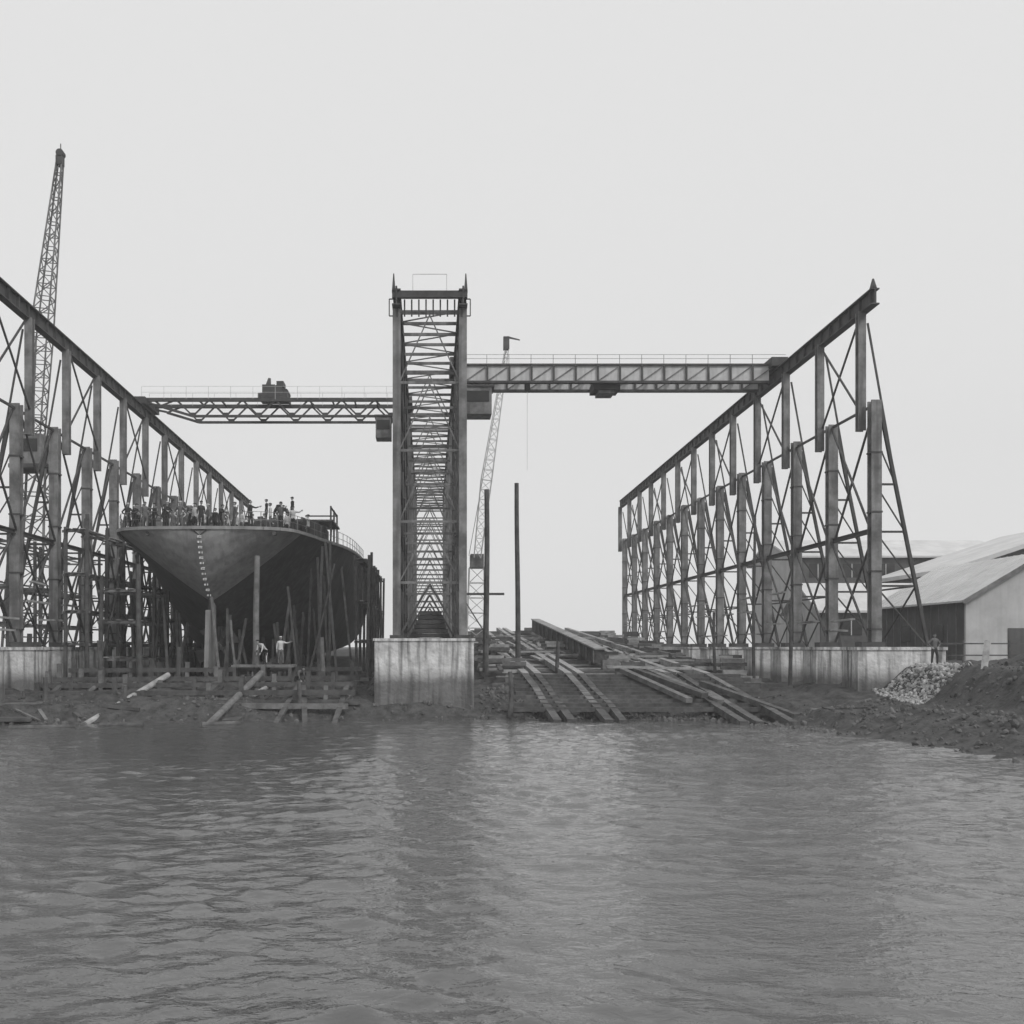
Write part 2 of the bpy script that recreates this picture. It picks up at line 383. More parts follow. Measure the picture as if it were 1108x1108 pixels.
def crane_left():
    E = empty('truss_bridge_crane'); a = MB(); d = MB()
    x0, x1 = -24.6, -2.3; zt = 25.75; zb = 24.35
    for Y in (87.0, 89.4):
        a.beam((x0, Y, zt), (x1, Y, zt), .26, .3, 'steel')
        n = 7; L = (x1-1.0-x0-1.5)/n
        a.beam((x0, Y, zt-.2), (x0+1.5, Y, zt-.5), .16, .16, 'steel')
        for i in range(n):
            xa = x0+1.5+i*L
            zs = zt-.55 if i == 0 else zb
            a.beam((xa, Y, zs), (xa+L, Y, zb), .18, .2, 'steel')
            a.beam((xa, Y, zs), (xa+L/2, Y, zt), .11, .13, 'steel'); a.beam((xa+L, Y, zb), (xa+L/2, Y, zt), .11, .13, 'steel')
            a.box(xa+L-.25, xa+L+.25, Y-.05, Y+.05, zb-.05, zb+.3, 'steel')
        a.beam((x1-1.0, Y, zb), (x1, Y, zt), .16, .16, 'steel')
        x = x0
        while x < x1:
            d.beam((x, Y-.2, zt), (x, Y-.2, zt+1.1), .03, .03, 'steell'); x += 1.9
        for zz in (.6, 1.1): d.beam((x0, Y-.2, zt+zz), (x1, Y-.2, zt+zz), .02, .02, 'steell')
    for i in range(12): a.box(x0+1+i*1.9, x0+1.12+i*1.9, 87.1, 89.3, zt-.1, zt+.02, 'steel')
    d.box(-25.1, -24.1, 86, 90.6, ztop(88)+.15, ztop(88)+.7, 'steel'); d.box(-2.4, -1.5, 86, 90.6, ztop(88)+.15, ztop(88)+.7, 'steel')
    d.box(-14.7, -12.2, 87, 89.4, zt+.2, zt+.6, 'steel')
    d.box(-14.4, -13.3, 87.3, 89, zt+.6, zt+1.4, 'steel'); d.cyl((-13.0, 87.2, zt+.95), (-13.0, 89.2, zt+.95), .42, 'steel', n=14)
    d.beam((-13.9, 87.6, zt+1.4), (-13.8, 87.6, zt+2.0), .4, .4, 'steel', w2=.2, h2=.2); d.cyl((-12.4,87.3,zt+.8),(-12.4,88.9,zt+.8),.25,'steel')
    d.box(-13.2,-12.6,87.5,88.9,zt+1.3,zt+1.75,'steel')
    d.box(-4.6, -3.3, 86.4, 88.2, 22.4, 24.2, 'steelm'); d.box(-4.5, -3.4, 86.36, 86.4, 23.1, 23.9, 'glass')
    d.box(-4.7,-3.2,86.3,88.3,24.2,24.34,'steel')
    a.obj('truss_girders', E); d.obj('carriages_crab_and_cab', E)
crane_left()

# ------------------------------------------------------------------ derrick cranes
def derrick_left():
    E = empty('derrick_crane'); a = MB()
    lattice(a, (-31.6, 80, 3.5), (-31.0, 80, 18.5), 3.0, 2.4, 8, 'steelm', .16, .08)
    a.box(-32.6, -29.6, 78.6, 81.6, 18.5, 18.8, 'steel'); a.box(-32.2, -30.2, 79, 81, 18.8, 21.2, 'steelm')
    a.box(-31.9,-30.5,78.96,79,19.8,20.8,'glass')
    a.beam((-32.3, 78.9, 21.2), (-30.1, 78.9, 21.4), .1, .1, 'steel')
    lattice(a, (-30.9, 79.6, 19.5), (-30.4, 79.6, 29.0), .9, 1.35, 9, 'steelm', .1, .06)
    lattice(a, (-30.4, 79.6, 29.0), (-28.95, 79.6, 42.6), 1.35, .4, 14, 'steelm', .1, .06)
    a.box(-29.2, -28.7, 79.3, 79.9, 42.3, 43.0, 'steel'); a.cyl((-28.9, 79.3, 43.2), (-28.9, 79.9, 43.2), .3, 'steel', n=14)
    a.beam((-28.9,79.6,43.3),(-28.9,79.6,44),.06,.06,'steel')
    a.cyl((-29.1, 79.6, 42.8), (-32.4, 81, 21.2), .025, 'rope', n=6)
    a.obj('mast_jib_and_cab', E)
derrick_left()
def derrick_mid():
    E = empty('derrick_crane'); a = MB()
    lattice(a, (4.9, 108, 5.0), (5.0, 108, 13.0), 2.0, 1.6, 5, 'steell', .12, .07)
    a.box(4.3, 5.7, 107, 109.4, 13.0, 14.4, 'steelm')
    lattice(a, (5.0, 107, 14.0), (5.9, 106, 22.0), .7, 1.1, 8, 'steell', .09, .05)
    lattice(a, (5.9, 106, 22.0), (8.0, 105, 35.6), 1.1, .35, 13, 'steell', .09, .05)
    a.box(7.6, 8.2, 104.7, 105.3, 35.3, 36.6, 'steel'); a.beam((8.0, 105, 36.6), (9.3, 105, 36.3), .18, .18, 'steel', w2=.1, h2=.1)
    a.cyl((8.0, 105, 36), (4.2, 109, 14.4), .03, 'rope', n=6)
    a.obj('mast_jib_and_cab', E)
derrick_mid()

# ------------------------------------------------------------------ ship
CX = -14.4
st_Y = [63.6,63.7,63.95,64.4,65.1,66.0,67.0,69,72,74.5,77,80,84,90,100,112]
st_b = [0.6,2.6,3.9,4.9,5.5,5.85,6.1,6.55,7.0,7.4,7.75,8.05,8.25,8.3,8.3,8.3]
st_l = [11.6,11.2,10.6,9.8,9.0,8.3,7.6,6.6,5.6,4.9,4.2,3.7,3.5,3.6,3.9,4.4]
st_p = [1.0,1.0,.97,.95,.93,.93,.93,.9,.8,.7,.58,.42,.28,.2,.16,.14]
def deckz(Y): return 12.15+0.02*max(0, Y-70)
def ship():
    E = empty('ship'); NS = 18
    fy = np.concatenate([np.linspace(st_Y[i], st_Y[i+1], 4, endpoint=False) for i in range(len(st_Y)-1)]+[[st_Y[-1]]])
    v = []; f = []; mi = []
    for Y in fy:
        b = np.interp(Y, st_Y, st_b); lo = np.interp(Y, st_Y, st_l); pp = np.interp(Y, st_Y, st_p); dz = deckz(Y)
        for s_ in range(-NS, NS+1):
            h = (abs(s_)/NS)**1.3; x = b*(h**pp)*(1 if s_ >= 0 else -1)
            v.append((CX+x, Y, lo+(dz-lo)*h))
    w = 2*NS+1
    for i in range(len(fy)-1):
        for j in range(w-1):
            f.append((i*w+j, i*w+j+1, (i+1)*w+j+1, (i+1)*w+j))
            mi.append(0 if fy[i] < 66.9 else 1)  # paler hull tone at the stern, darker tone forward
    f.append(tuple(range(w))); mi.append(0); f.append(tuple((len(fy)-1)*w+j for j in range(w))); mi.append(1)
    me = bpy.data.meshes.new('hull'); me.from_pydata(v, [], f); me.materials.append(M['hull']); me.materials.append(M['hulld'])
    me.polygons.foreach_set('material_index', mi); me.polygons.foreach_set('use_smooth', [True]*len(f)); me.update()
    o = bpy.data.objects.new('hull', me); COL.objects.link(o); o.parent = E
    d = MB(); r = MB(); h = MB()
    for i in range(len(fy)-1):
        b0, b1 = np.interp(fy[i], st_Y, st_b), np.interp(fy[i+1], st_Y, st_b)
        d.quad([(CX-b0, fy[i], deckz(fy[i])-.03), (CX+b0, fy[i], deckz(fy[i])-.03), (CX+b1, fy[i+1], deckz(fy[i+1])-.03), (CX-b1, fy[i+1], deckz(fy[i+1])-.03)], 'timberm')
        for s_ in (-1, 1):
            d.beam((CX+s_*(b0+.03), fy[i], deckz(fy[i])-.08), (CX+s_*(b1+.03), fy[i+1], deckz(fy[i+1])-.08), .12, .2, 'hull')
    d.beam((CX-.7, 63.57, deckz(63)-.08), (CX+.7, 63.57, deckz(63)-.08), .12, .2, 'hull')
    d.obj('deck', E)
    prev = {}
    for k, Y in enumerate(np.concatenate([[63.7, 63.95, 64.4, 65.1], np.arange(66.2, 96, 1.7)])):
        b = np.interp(Y, st_Y, st_b)-.12
        for s_ in (-1, 1):
            p0 = V(CX+s_*b, Y, deckz(Y)-.02); r.beam(p0, p0+V(0,0,1.0), .04, .04, 'steelm')
            if s_ in prev:
                for zz in (.5, .98): r.beam(prev[s_]+V(0,0,zz), p0+V(0,0,zz), .028, .028, 'steelm')
            prev[s_] = p0
    r.obj('guard_rail', E)
    h.box(CX-3.5, CX+4.5, 80, 92, deckz(84), 14.4, 'hulld'); h.box(CX-3.8, CX+4.9, 79.6, 92.4, 14.4, 14.55, 'steelm')
    for x in np.arange(-2.9, 4.2, 1.3): h.box(CX+x, CX+x+.45, 79.94, 80, 13.3, 13.8, 'glass')
    h.box(CX+1.2, CX+2.0, 79.94, 80, 12.5, 14.3, 'steelm')
    h.box(CX+0.0, CX+7.3, 74.8, 80.2, 13.85, 13.98, 'steelm')
    for x in (0.1, 2.3, 4.6, 7.1):
        for Y in (75, 77.5, 80): h.beam((CX+x, Y, deckz(Y)), (CX+x, Y, 15.0 if x > 7 else 13.85), .12, .12, 'steel')
    h.beam((CX+7.1, 75, 14.9), (CX+7.1, 80, 14.9), .1, .1, 'steel'); h.beam((CX+4.6, 80, 14.9), (CX+7.1, 80, 14.9), .1, .1, 'steel')
    h.box(CX+.6, CX+3.6, 76, 79, deckz(77), 13.6, 'hulld'); h.box(CX+4.4, CX+6.6, 75.4, 78.5, deckz(77), 13.5, 'steel')
    h.box(CX+3.0, CX+5.2, 71.2, 73.4, deckz(72), 13.4, 'steel'); h.box(CX+5.4, CX+6.4, 71.8, 74.0, deckz(72), 13.6, 'hulld')
    for i in range(14):
        x = CX+random.uniform(-1, 7); Y = random.uniform(75, 79.6); h.beam((x, Y, 13.95), (x+random.uniform(-.1,.1), Y, 14.1+random.random()*.5), random.uniform(.2,.6), .3, 'steel')
    h.cyl((CX-2.4, 70, deckz(70)), (CX-2.4, 70, 13.0), .5, 'steel', n=14); h.cyl((CX-.8, 68.5, deckz(68)), (CX-.8, 68.5, 12.9), .22, 'steel')
    h.cyl((CX+.2, 68.5, deckz(68)), (CX+.2, 68.5, 12.9), .22, 'steel'); h.box(CX+1.4, CX+2.8, 70, 72, deckz(70), 13.2, 'steel')
    h.box(CX-5, CX-3.6, 70.5, 73, deckz(70), 13.3, 'steelm')
    for x, Y, z in ((-5.5, 72, 16.4), (-3.9, 75, 15.9), (5.9, 86, 15.4), (-6.2, 76, 17.2)): h.cyl((CX+x, Y, 12), (CX+x+.2, Y, z-.6), .07, 'steel')
    h.obj('deckhouse_and_fittings', E)
    u = MB()
    u.box(CX-.15, CX+.15, 67.3, 67.8, 2.3, 7.6, 'hull')
    u.box(CX-.12, CX+.12, 69.6, 82, 2.75, 6.0, 'hulld'); u.box(CX-.16, CX+.16, 66.0, 84, 2.5, 2.8, 'hulld')
    u.hexa([(CX-.14,65.4,2.9),(CX+.14,65.4,2.9),(CX+.14,67.2,2.9),(CX-.14,67.2,2.9),(CX-.14,65.9,7.0),(CX+.14,65.9,7.0),(CX+.14,67.2,7.0),(CX-.14,67.2,7.0)], 'hull')
    u.cyl((CX, 66.9, 6.8), (CX, 66.9, 7.9), .18, 'hulld')
    u.cyl((CX, 68.3, 4.6), (CX, 69.6, 4.6), .32, 'steelm', r2=.38, n=12)
    for k in range(4):
        t = k*math.pi/2+.5; c_, s2 = math.cos(t), math.sin(t)
        u.hexa([(CX+c_*.2-s2*.15,68.6,4.6+s2*.2+c_*.15),(CX+c_*.2+s2*.15,69.0,4.6+s2*.2-c_*.15),(CX+c_*.2+s2*.15,69.05,4.6+s2*.2-c_*.15),(CX+c_*.2-s2*.15,68.65,4.6+s2*.2+c_*.15),
                (CX+c_*1.5-s2*.5,68.5,4.6+s2*1.5+c_*.5),(CX+c_*1.5+s2*.5,69.1,4.6+s2*1.5-c_*.5),(CX+c_*1.5+s2*.5,69.15,4.6+s2*1.5-c_*.5),(CX+c_*1.5-s2*.5,68.55,4.6+s2*1.5+c_*.5)], 'steel')
    u.obj('rudder_and_propeller', E)
    q = MB(); n = 12
    for k in range(n):
        z = 11.5-k*0.32; Y = np.interp(-z, [-a for a in st_l], st_Y)
        Yf = Y-.1; w = .05
        if k % 2: q.box(CX-.08-w, CX-.08+w, Yf-.03, Yf+.06, z-.06, z+.06, 'white'); q.box(CX+.06, CX+.06+w, Yf-.03, Yf+.06, z-.06, z+.06, 'white')
        else:
            q.box(CX-.12, CX+.12, Yf-.03, Yf+.06, z+.02, z+.07, 'white'); q.box(CX-.12, CX-.06, Yf-.03, Yf+.06, z-.07, z+.02, 'white'); q.box(CX-.02, CX+.12, Yf-.03, Yf+.06, z-.07, z-.02, 'white')
    q.obj('draught_marks', E)
    w_ = MB()
    for x in (-3.4, 4.6): w_.cyl((CX+x, 63.95, 11.75), (CX+x, 64.4, 11.75), .14, 'hulld', n=12)
    w_.obj('fairleads', E)
ship()

# ------------------------------------------------------------------ shipyard staging (scaffolds)
def staging(x0, x1, Ys, levels, name='timber_staging', zoff=1.6):
    a = MB()
    for i, Y in enumerate(Ys):
        h = max(levels)+random.uniform(.3, 1.4)
        for x in (x0, x1):
            a.beam((x, Y, zoff-1), (x+random.uniform(-.15,.15), Y, h+random.uniform(-.4,.6)), .2, .2, 'timber')
        for z in levels: a.beam((x0-.2, Y, z), (x1+.2, Y, z+random.uniform(-.08,.08)), .12, .16, 'timberm')
        if i < len(Ys)-1:
            for z in levels:
                for k in range(3):
                    xx = x0+(x1-x0)*(k+.5)/3
                    a.beam((xx, Y-.3, z+.14), (xx, Ys[i+1]+.3, z+.14+random.uniform(-.05,.05)), .28, .06, random.choice(['timber','timberm','timberl']))
            if random.random() < .7: a.beam((x0, Y, levels[0]), (x0, Ys[i+1], levels[-1]), .1, .1, 'timber')
            a.beam((x1, Y, levels[-1]), (x1, Ys[i+1], levels[0]), .1, .1, 'timber')
    return a.obj(name)
staging(-5.6, -4.8, [78+4.2*i for i in range(7)], [5.0, 8.0, 11.2], zoff=2.5)
staging(-23.3, -21.9, [65+4.0*i for i in range(10)], [4.8, 6.8, 9.2, 12], zoff=2.5)
staging(-21.2, -18.8, [65.5, 69, 72.5], [3.8, 6.2, 8.2], zoff=2.5)
staging(-33, -29.5, [66+5*i for i in range(6)], [6.2, 9.0, 12.0], zoff=4)

def post(x, y, zb, zt, r, m='timber', name='timber_post', dx=0, dy=0, extra=None):
    a = MB()
    n = 8; pts = [V(x+dx*t+.05*math.sin(5*t+x), y+dy*t, zb+(zt-zb)*t) for t in [i/n for i in range(n+1)]]
    for i in range(n): a.cyl(pts[i], pts[i+1], r*(1-.03*i), m, r2=r*(1-.03*(i+1)), n=10)
    a.cyl(pts[0], pts[0]+V(0,0,.5), r*1.15, m)
    if extra: extra(a)
    return a.obj(name)
post(6.2, 72, 0.5, 16.2, .2)
post(3.95, 71, 0.5, 15.6, .22, extra=lambda a: (a.beam((2.0, 71, 8.3), (5.2, 71, 8.3), .12, .16, 'timber'), a.beam((3.9, 71, 5.5), (2.2, 71, 8.2), .08, .08, 'timber')))
post(-10.8, 63.5, -.5, 10.3, .22, 'timberm')
post(-18.3, 64, -.5, 9.8, .2)
post(-8.4, 66, .2, 10.0, .09, dx=2.2, name='shoring_prop')
post(-12.0, 64, .2, 6.3, .1, 'timberm', dx=-.5, name='shoring_prop')
post(21.7, 68, .5, 13.4, .12)
post(-20.3, 62.5, -.2, 5.0, .18); post(-15.6, 63, -.3, 4.6, .18)
post(-6.7, 63.5, -.3, 5.2, .18, 'timberm'); post(-24, 61, -.2, 5.4, .2)
post(8.8, 70, 1, 5.0, .16); post(19.6, 70, .8, 7.0, .13); post(23.4,66,.5,7.4,.14)
post(-21.6, 57, -.5, 2.9, .16); post(-17.2, 57.4, -.5, 2.4, .15); post(-7.4, 57.6, -.5, 2.7, .15); post(4.6, 58, -.5, 3.2, .16)

def ways():
    a = MB()
    for x in (CX-3.6, CX+3.6):
        a.beam((x, 55, .3), (x, 110, 3.3), .9, .7, 'timber')
        a.beam((x, 66, 1.3), (x, 100, 3.2), .6, .6, 'timberm')
        for Y in np.arange(66, 98, 2.2):
            z = 1.2+(Y-66)*.062
            a.beam((x, Y, z), (x, Y, z+2.2+.03*(Y-66)), .5, .5, 'timber')
    for Y in np.arange(67, 96, 1.8): a.box(CX-.5, CX+.5, Y, Y+.5, 1.4, 2.49, 'timberm')
    for i in range(18):
        Y = 57.5+i*1.0; z = .9+.06*(Y-57)
        a.beam((-23+random.uniform(-1,1), Y, z+.4), (-4.2+random.uniform(-1,.3), Y+random.uniform(-.3,.3), z+.4+random.uniform(-.1,.1)), .3, .3, random.choice(['timber','timber','timberm']))
    for Y, z in ((58.6, 1.9), (60.4, 2.3), (62.2, 2.6), (64.8, 3.1)):
        a.beam((-23, Y, z), (-4.3, Y, z+.1), .28, .28, 'timber')
        x = -22.6
        while x < -4.5:
            a.beam((x, Y, .3), (x+random.uniform(-.1,.1), Y, z+random.uniform(.1,1.0)), .24, .24, random.choice(['timber','timber','timberm']))
            if random.random() < .5: a.beam((x, Y-.15, .8), (x+1.7, Y-.15, z), .14, .1, 'timber')
            x += random.uniform(1.2, 2.2)
    for i in range(50):
        x = CX+random.uniform(-6.5, 7.8); Y = random.uniform(66, 80); zt = np.interp(Y, st_Y, st_l)
        top = zt + (12-zt)*min(1, (abs(x-CX)/7.6))**2.0 - .3
        a.beam((x+random.uniform(-1.2,1.2), Y-.6, 1.2), (x, Y+.3, max(3, top)), .16, .16, random.choice(['timber','timberm','timber']))
    a.box(-12.2, -8.4, 62.4, 64.4, 3.35, 3.5, 'timberm')
    for x in (-12, -10.2, -8.6):
        for Y in (62.5, 64.3): a.beam((x, Y, .2), (x, Y, 3.35), .2, .2, 'timber')
    a.obj('launching_ways')
ways()

def slip_z(Y): return 2.75+(Y-66)*0.062
def slipway():
    E = empty('slipway'); a = MB(); b = MB()
    b.hexa([(4.2,66,.3),(22,66,.3),(22,134,.3),(4.2,134,.3),(4.2,66,slip_z(66)-.55),(22,66,slip_z(66)-.55),(22,134,slip_z(134)-.55),(4.2,134,slip_z(134)-.55)], 'rock')
    rows = (6.2, 7.0, 9.0, 9.8, 15.4, 16.2, 18.0)
    for k, x in enumerate(rows):
        z = slip_z(66)-.02; yb = 55.2 if k < 4 else 53.6; yb += random.uniform(-.4, .6); segs = 3
        sh = .7 if k < 4 else 1.2
        for s_ in range(segs):
            t0, t1 = s_/segs, (s_+1)/segs
            jj = random.uniform(-.06, .06)
            a.beam((x+sh*t0+jj, 66+(yb-66)*t0, z+(.5-z)*t0), (x+sh*t1-jj, 66+(yb-66)*t1+.06, z+(.5-z)*t1), .42+random.uniform(-.06,.04), .35, random.choice(['timber','timberm','timberw'] if s_ < 2 else ['timberw','timberw','timber']))
    for Y in np.arange(57.4, 66, .95):
        z = .62+(Y-55)*.19
        a.beam((5.2+random.uniform(-.7,.4), Y, z), (19.9+random.uniform(-.9,.8), Y+random.uniform(-.1,.1), z), .28, .26, random.choice(['timber','timberw','timber']))
    Y = 66.3
    while Y < 133:
        z = slip_z(Y)-.38
        a.beam((4.3+random.uniform(-.8,1.0), Y, z), (21.8+random.uniform(-1.2,.5), Y+random.uniform(-.15,.15), z), .32, .32, random.choice(['timber','timberm','timberm','timberl']))
        Y += random.uniform(.75, 1.1)
    for x in rows: a.beam((x, 66, slip_z(66)-.02), (x, 134, slip_z(134)-.02), .45, .4, 'timberl')
    for i in range(14):
        x = 12.8+random.uniform(-.5,.5); Y = 68+i*4.5
        a.box(x-.6, x+.6, Y, Y+.8, slip_z(Y)-.2, slip_z(Y)+.5, 'timberm')
    a.hexa([(12.2,75,3.4),(12.9,75,3.4),(11.95,112,6.3),(11.25,112,6.3),(12.2,75,4.4),(12.9,75,4.4),(11.95,112,7.6),(11.25,112,7.6)], 'timber')
    a.beam((12.55,74.8,4.46),(11.6,112,7.66), .9, .1, 'timberl')  # pale strip paints the lit top of the dark beam
    for Y in np.arange(75, 111, 3):
        t = (Y-75)/37; a.box(12.05-t*.95, 12.15-t*.95, Y, Y+.3, 3.4+2.9*t, 4.35+3.2*t, 'timberm')
    for i in range(60):
        x = random.uniform(4.5, 21); Y = random.uniform(68, 118); L = random.uniform(2, 6); th = random.gauss(1.57, .08) if random.random() < .6 else random.gauss(0, .08)
        z = slip_z(Y)+random.uniform(0, .35)
        c_, s_ = math.cos(th)*L/2, math.sin(th)*L/2
        a.beam((x-c_, Y-s_, z-.062*s_), (x+c_, Y+s_, z+.062*s_), random.uniform(.2,.4), random.uniform(.1,.35), random.choice(['timber','timberm','timberl','timberm','timberl']))
    for i in range(30):
        x = random.choice([5.2, 6.0, 11, 14, 19.5, 20.6, 21.4])+random.uniform(-.3,.3); Y = random.uniform(67, 120); z = slip_z(Y)
        n = random.randint(2, 4)
        for k in range(n): a.beam((x-.8, Y+(.3 if k%2 else -.3), z+k*.26), (x+.8, Y+(.3 if k%2 else -.3), z+k*.26), .24, .24, random.choice(['timber','timberm','timberl']))
    a.obj('timber_ways', E); b.obj('berth_bed', E)
slipway()

def gz(x, y): return float(tz(np.array([float(x)]), np.array([float(y)]))[0])
def debris():
    a = MB()
    for x, dx, L, m in ((12.4,2.4,9,'timberm'),(13.2,2.5,9,'timber'),(14.0,2.6,9,'timberm')):
        y1 = 67.0; y0 = y1-L
        a.beam((x, y1, 3.2), (x+dx, y0, gz(x+dx, y0)+.7), .42, .28, m)
    a.beam((11.6, 66.6, 3.3), (17.0, 66.0, 3.2), .5, .16, 'timberl')
    a.beam((16.6, 62, 2.4), (20.0, 55.4, .8), .45, .3, 'timberw')
    a.cyl((-18.4, 54.3, .45), (-15.9, 61.8, 2.9), .17, 'timberl'); a.cyl((-11.9, 54.6, .4), (-10.2, 61.6, 3.0), .2, 'timberm')
    a.cyl((-11.6, 56.5, .8), (-9.3, 61.2, 2.5), .13, 'timberl'); a.cyl((-20.8, 54.6, .4), (-19.8, 60, 2.2), .13, 'timberm')
    for x, dx, m in ((-8.4,.6,'timberw'),(-6.8,-.7,'timber'),(-13.6,.9,'timber'),(-16.9,-1.2,'timber'),(-22.4,.5,'timber'),(-5.2,.3,'timberw')):
        a.beam((x, 55.4, .4), (x+dx, 60.3, 2.3), .3, .14, m)
    a.beam((-27, 52.9, .85), (-21.2, 54.2, .75), .9, .2, 'timber'); a.beam((-28, 54, 1.4), (-21.4, 56.2, 1.4), .4, .3, 'timberm')
    # a few logs afloat along the left shore
    for x, y, th, L in ((-19.5,51.2,.2,3.2),(-16.0,52.8,-.15,2.4),(-11.0,53.6,.35,2.0),(-22.5,50.2,-.1,2.6)):
        c_, s_ = math.cos(th)*L/2, math.sin(th)*L/2; a.cyl((x-c_, y-s_, WL+.03), (x+c_, y+s_, WL+.05), .14, 'timberw')
    for i in range(130):
        x = random.uniform(-30, 24); y = random.uniform(54, 66)
        z = gz(x, y)
        if z < WL-.05 or -3.9 < x < 3.2: continue
        L = random.uniform(.4, 2.6); th = random.uniform(0, 3.14) if random.random() < .4 else random.gauss(0, .25); c_, s_ = math.cos(th)*L/2, math.sin(th)*L/2
        za, zb = max(gz(x-c_, y-s_), WL-.1), max(gz(x+c_, y+s_), WL-.1)
        a.beam((x-c_, y-s_, za+.06), (x+c_, y+s_, zb+.08), random.uniform(.1,.28), random.uniform(.06,.2), random.choice(['timber','timber','timberm','timber']))
    a.obj('timber_debris')
debris()

def rocks(name, n, fn, m, smin, smax):
    bm = bmesh.new(); r = random.Random(5)
    P = [fn(r) for _ in range(n)]
    Z = tz(np.array([p[0] for p in P]), np.array([p[1] for p in P]))
    for (x, y), z in zip(P, Z):
        z = float(z)
        if z < WL-.25: continue
        s = smin+(smax-smin)*r.random()**2.2
        mt = Matrix.Translation((x, y, z+s*.08)) @ Euler((r.random()*6, r.random()*6, r.random()*6)).to_matrix().to_4x4() @ Matrix.Diagonal((s, s*r.uniform(.6, 1), s*r.uniform(.5, .8), 1))
        g = bmesh.ops.create_icosphere(bm, subdivisions=1, radius=.5, matrix=mt)
        for vv in g['verts']: vv.co += Vector((r.uniform(-1,1), r.uniform(-1,1), r.uniform(-1,1)))*s*.09
    me = bpy.data.meshes.new(name); bm.to_mesh(me); bm.free(); me.materials.append(M[m])
    o = bpy.data.objects.new(name, me); COL.objects.link(o)
def f1(r):
    x = r.uniform(3, 30); sy = np.interp(x, SX, SY)
    return (x, r.uniform(34, 57)) if x > 19 else (x, sy+r.uniform(-.5, 6))
rocks('shore_rocks', 2600, f1, 'rock', .08, .42)
rocks('shore_rocks', 1200, lambda r: (r.uniform(-40, 3), r.uniform(52, 59)), 'rock', .08, .4)
rocks('rubble_heap', 1300, lambda r: (25.4+r.random()*3.0, r.uniform(53.0, 58.6)), 'rockl', .08, .34)

# ------------------------------------------------------------------ buildings
def shed():
    E = empty('gabled_shed'); w = MB(); r = MB(); d = MB()
    x0, x1, y0, y1, zb, ze, zr = 36.9, 47.3, 70.0, 84.0, 2.6, 7.9, 11.0; xm = (x0+x1)/2
    w.box(x0, x0+.2, y0+.2, y1-.2, zb, ze, 'walld'); w.box(x1-.2, x1, y0+.2, y1-.2, zb, ze, 'wallw')  # left wall darker: its shaded side is put into the wall colour
    for yy in (y0, y1-.2):
        w.box(x0, x1, yy, yy+.2, zb, ze, 'wallw'); w.quad([(x0,yy,ze),(x1,yy,ze),(xm,yy,zr)], 'wallw')
    for yy in np.arange(y0+1.2, y1-1, 1.2): w.box(x0-.04, x0, yy, yy+.06, zb, ze-.02, 'steelm')
    for xe in (x0-.45, x1+.45):
        zl = ze-.45*(zr-ze)/(xm-x0)
        r.hexa([(xe,y0-.5,zl+.02),(xm,y0-.5,zr+.02),(xm,y1+.5,zr+.02),(xe,y1+.5,zl+.02),(xe,y0-.5,zl+.16),(xm,y0-.5,zr+.16),(xm,y1+.5,zr+.16),(xe,y1+.5,zl+.16)], 'roof')
        for yy in np.arange(y0-.4, y1+.4, .9): r.beam((xe, yy, zl+.17), (xm, yy, zr+.17), .06, .05, 'roof')
        r.beam((xe, y0-.52, zl+.02), (xm, y0-.52, zr+.02), .05, .26, 'steelm')
    d.box(x0+2.9, x0+4.2, y0-.05, y0, 3.6, 5.9, 'walld'); d.box(x0+6.5, x0+8, y0-.05, y0, 5.0, 6.2, 'glass')
    d.box(x0-.06, x0-.045, y0+3, y0+4.4, 5.0, 6.2, 'glass'); d.box(x0-.06, x0-.045, y0+8, y0+9.4, 5.0, 6.2, 'glass')
    w.obj('walls', E); r.obj('roof', E); d.obj('door_and_windows', E)
shed()
def warehouse(name, x0, x1, y0, y1, zb, ze, zr):
    E = empty(name); w = MB(); r = MB(); d = MB(); ym = (y0+y1)/2
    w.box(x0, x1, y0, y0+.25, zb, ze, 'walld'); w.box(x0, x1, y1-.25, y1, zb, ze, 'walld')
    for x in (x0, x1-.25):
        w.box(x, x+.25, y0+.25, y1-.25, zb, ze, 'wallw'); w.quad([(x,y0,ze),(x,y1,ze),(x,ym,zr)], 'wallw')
    for ye in (y0-.6, y1+.6):
        sl = (zr-ze)/(ym-y0); zl = ze-.6*sl
        r.hexa([(x0-.6,ye,zl+.02),(x1+.6,ye,zl+.02),(x1+.6,ym,zr+.02),(x0-.6,ym,zr+.02),(x0-.6,ye,zl+.25),(x1+.6,ye,zl+.25),(x1+.6,ym,zr+.25),(x0-.6,ym,zr+.25)], 'roof')
    x = x0+2
    while x < x1-3:
        d.box(x, x+2.2, y0-.05, y0, ze-2.6, ze-.9, 'glass'); d.box(x+1.05, x+1.15, y0-.09, y0-.05, ze-2.6, ze-.9, 'steell')
        x += 4.2
    w.obj('walls', E); r.obj('roof', E); d.obj('windows', E)
warehouse('long_warehouse', 45, 72, 126, 142, 2.6, 15.8, 18.4)
warehouse('low_storehouse', 40, 52.6, 104, 114, 2.6, 8.4, 11.2)
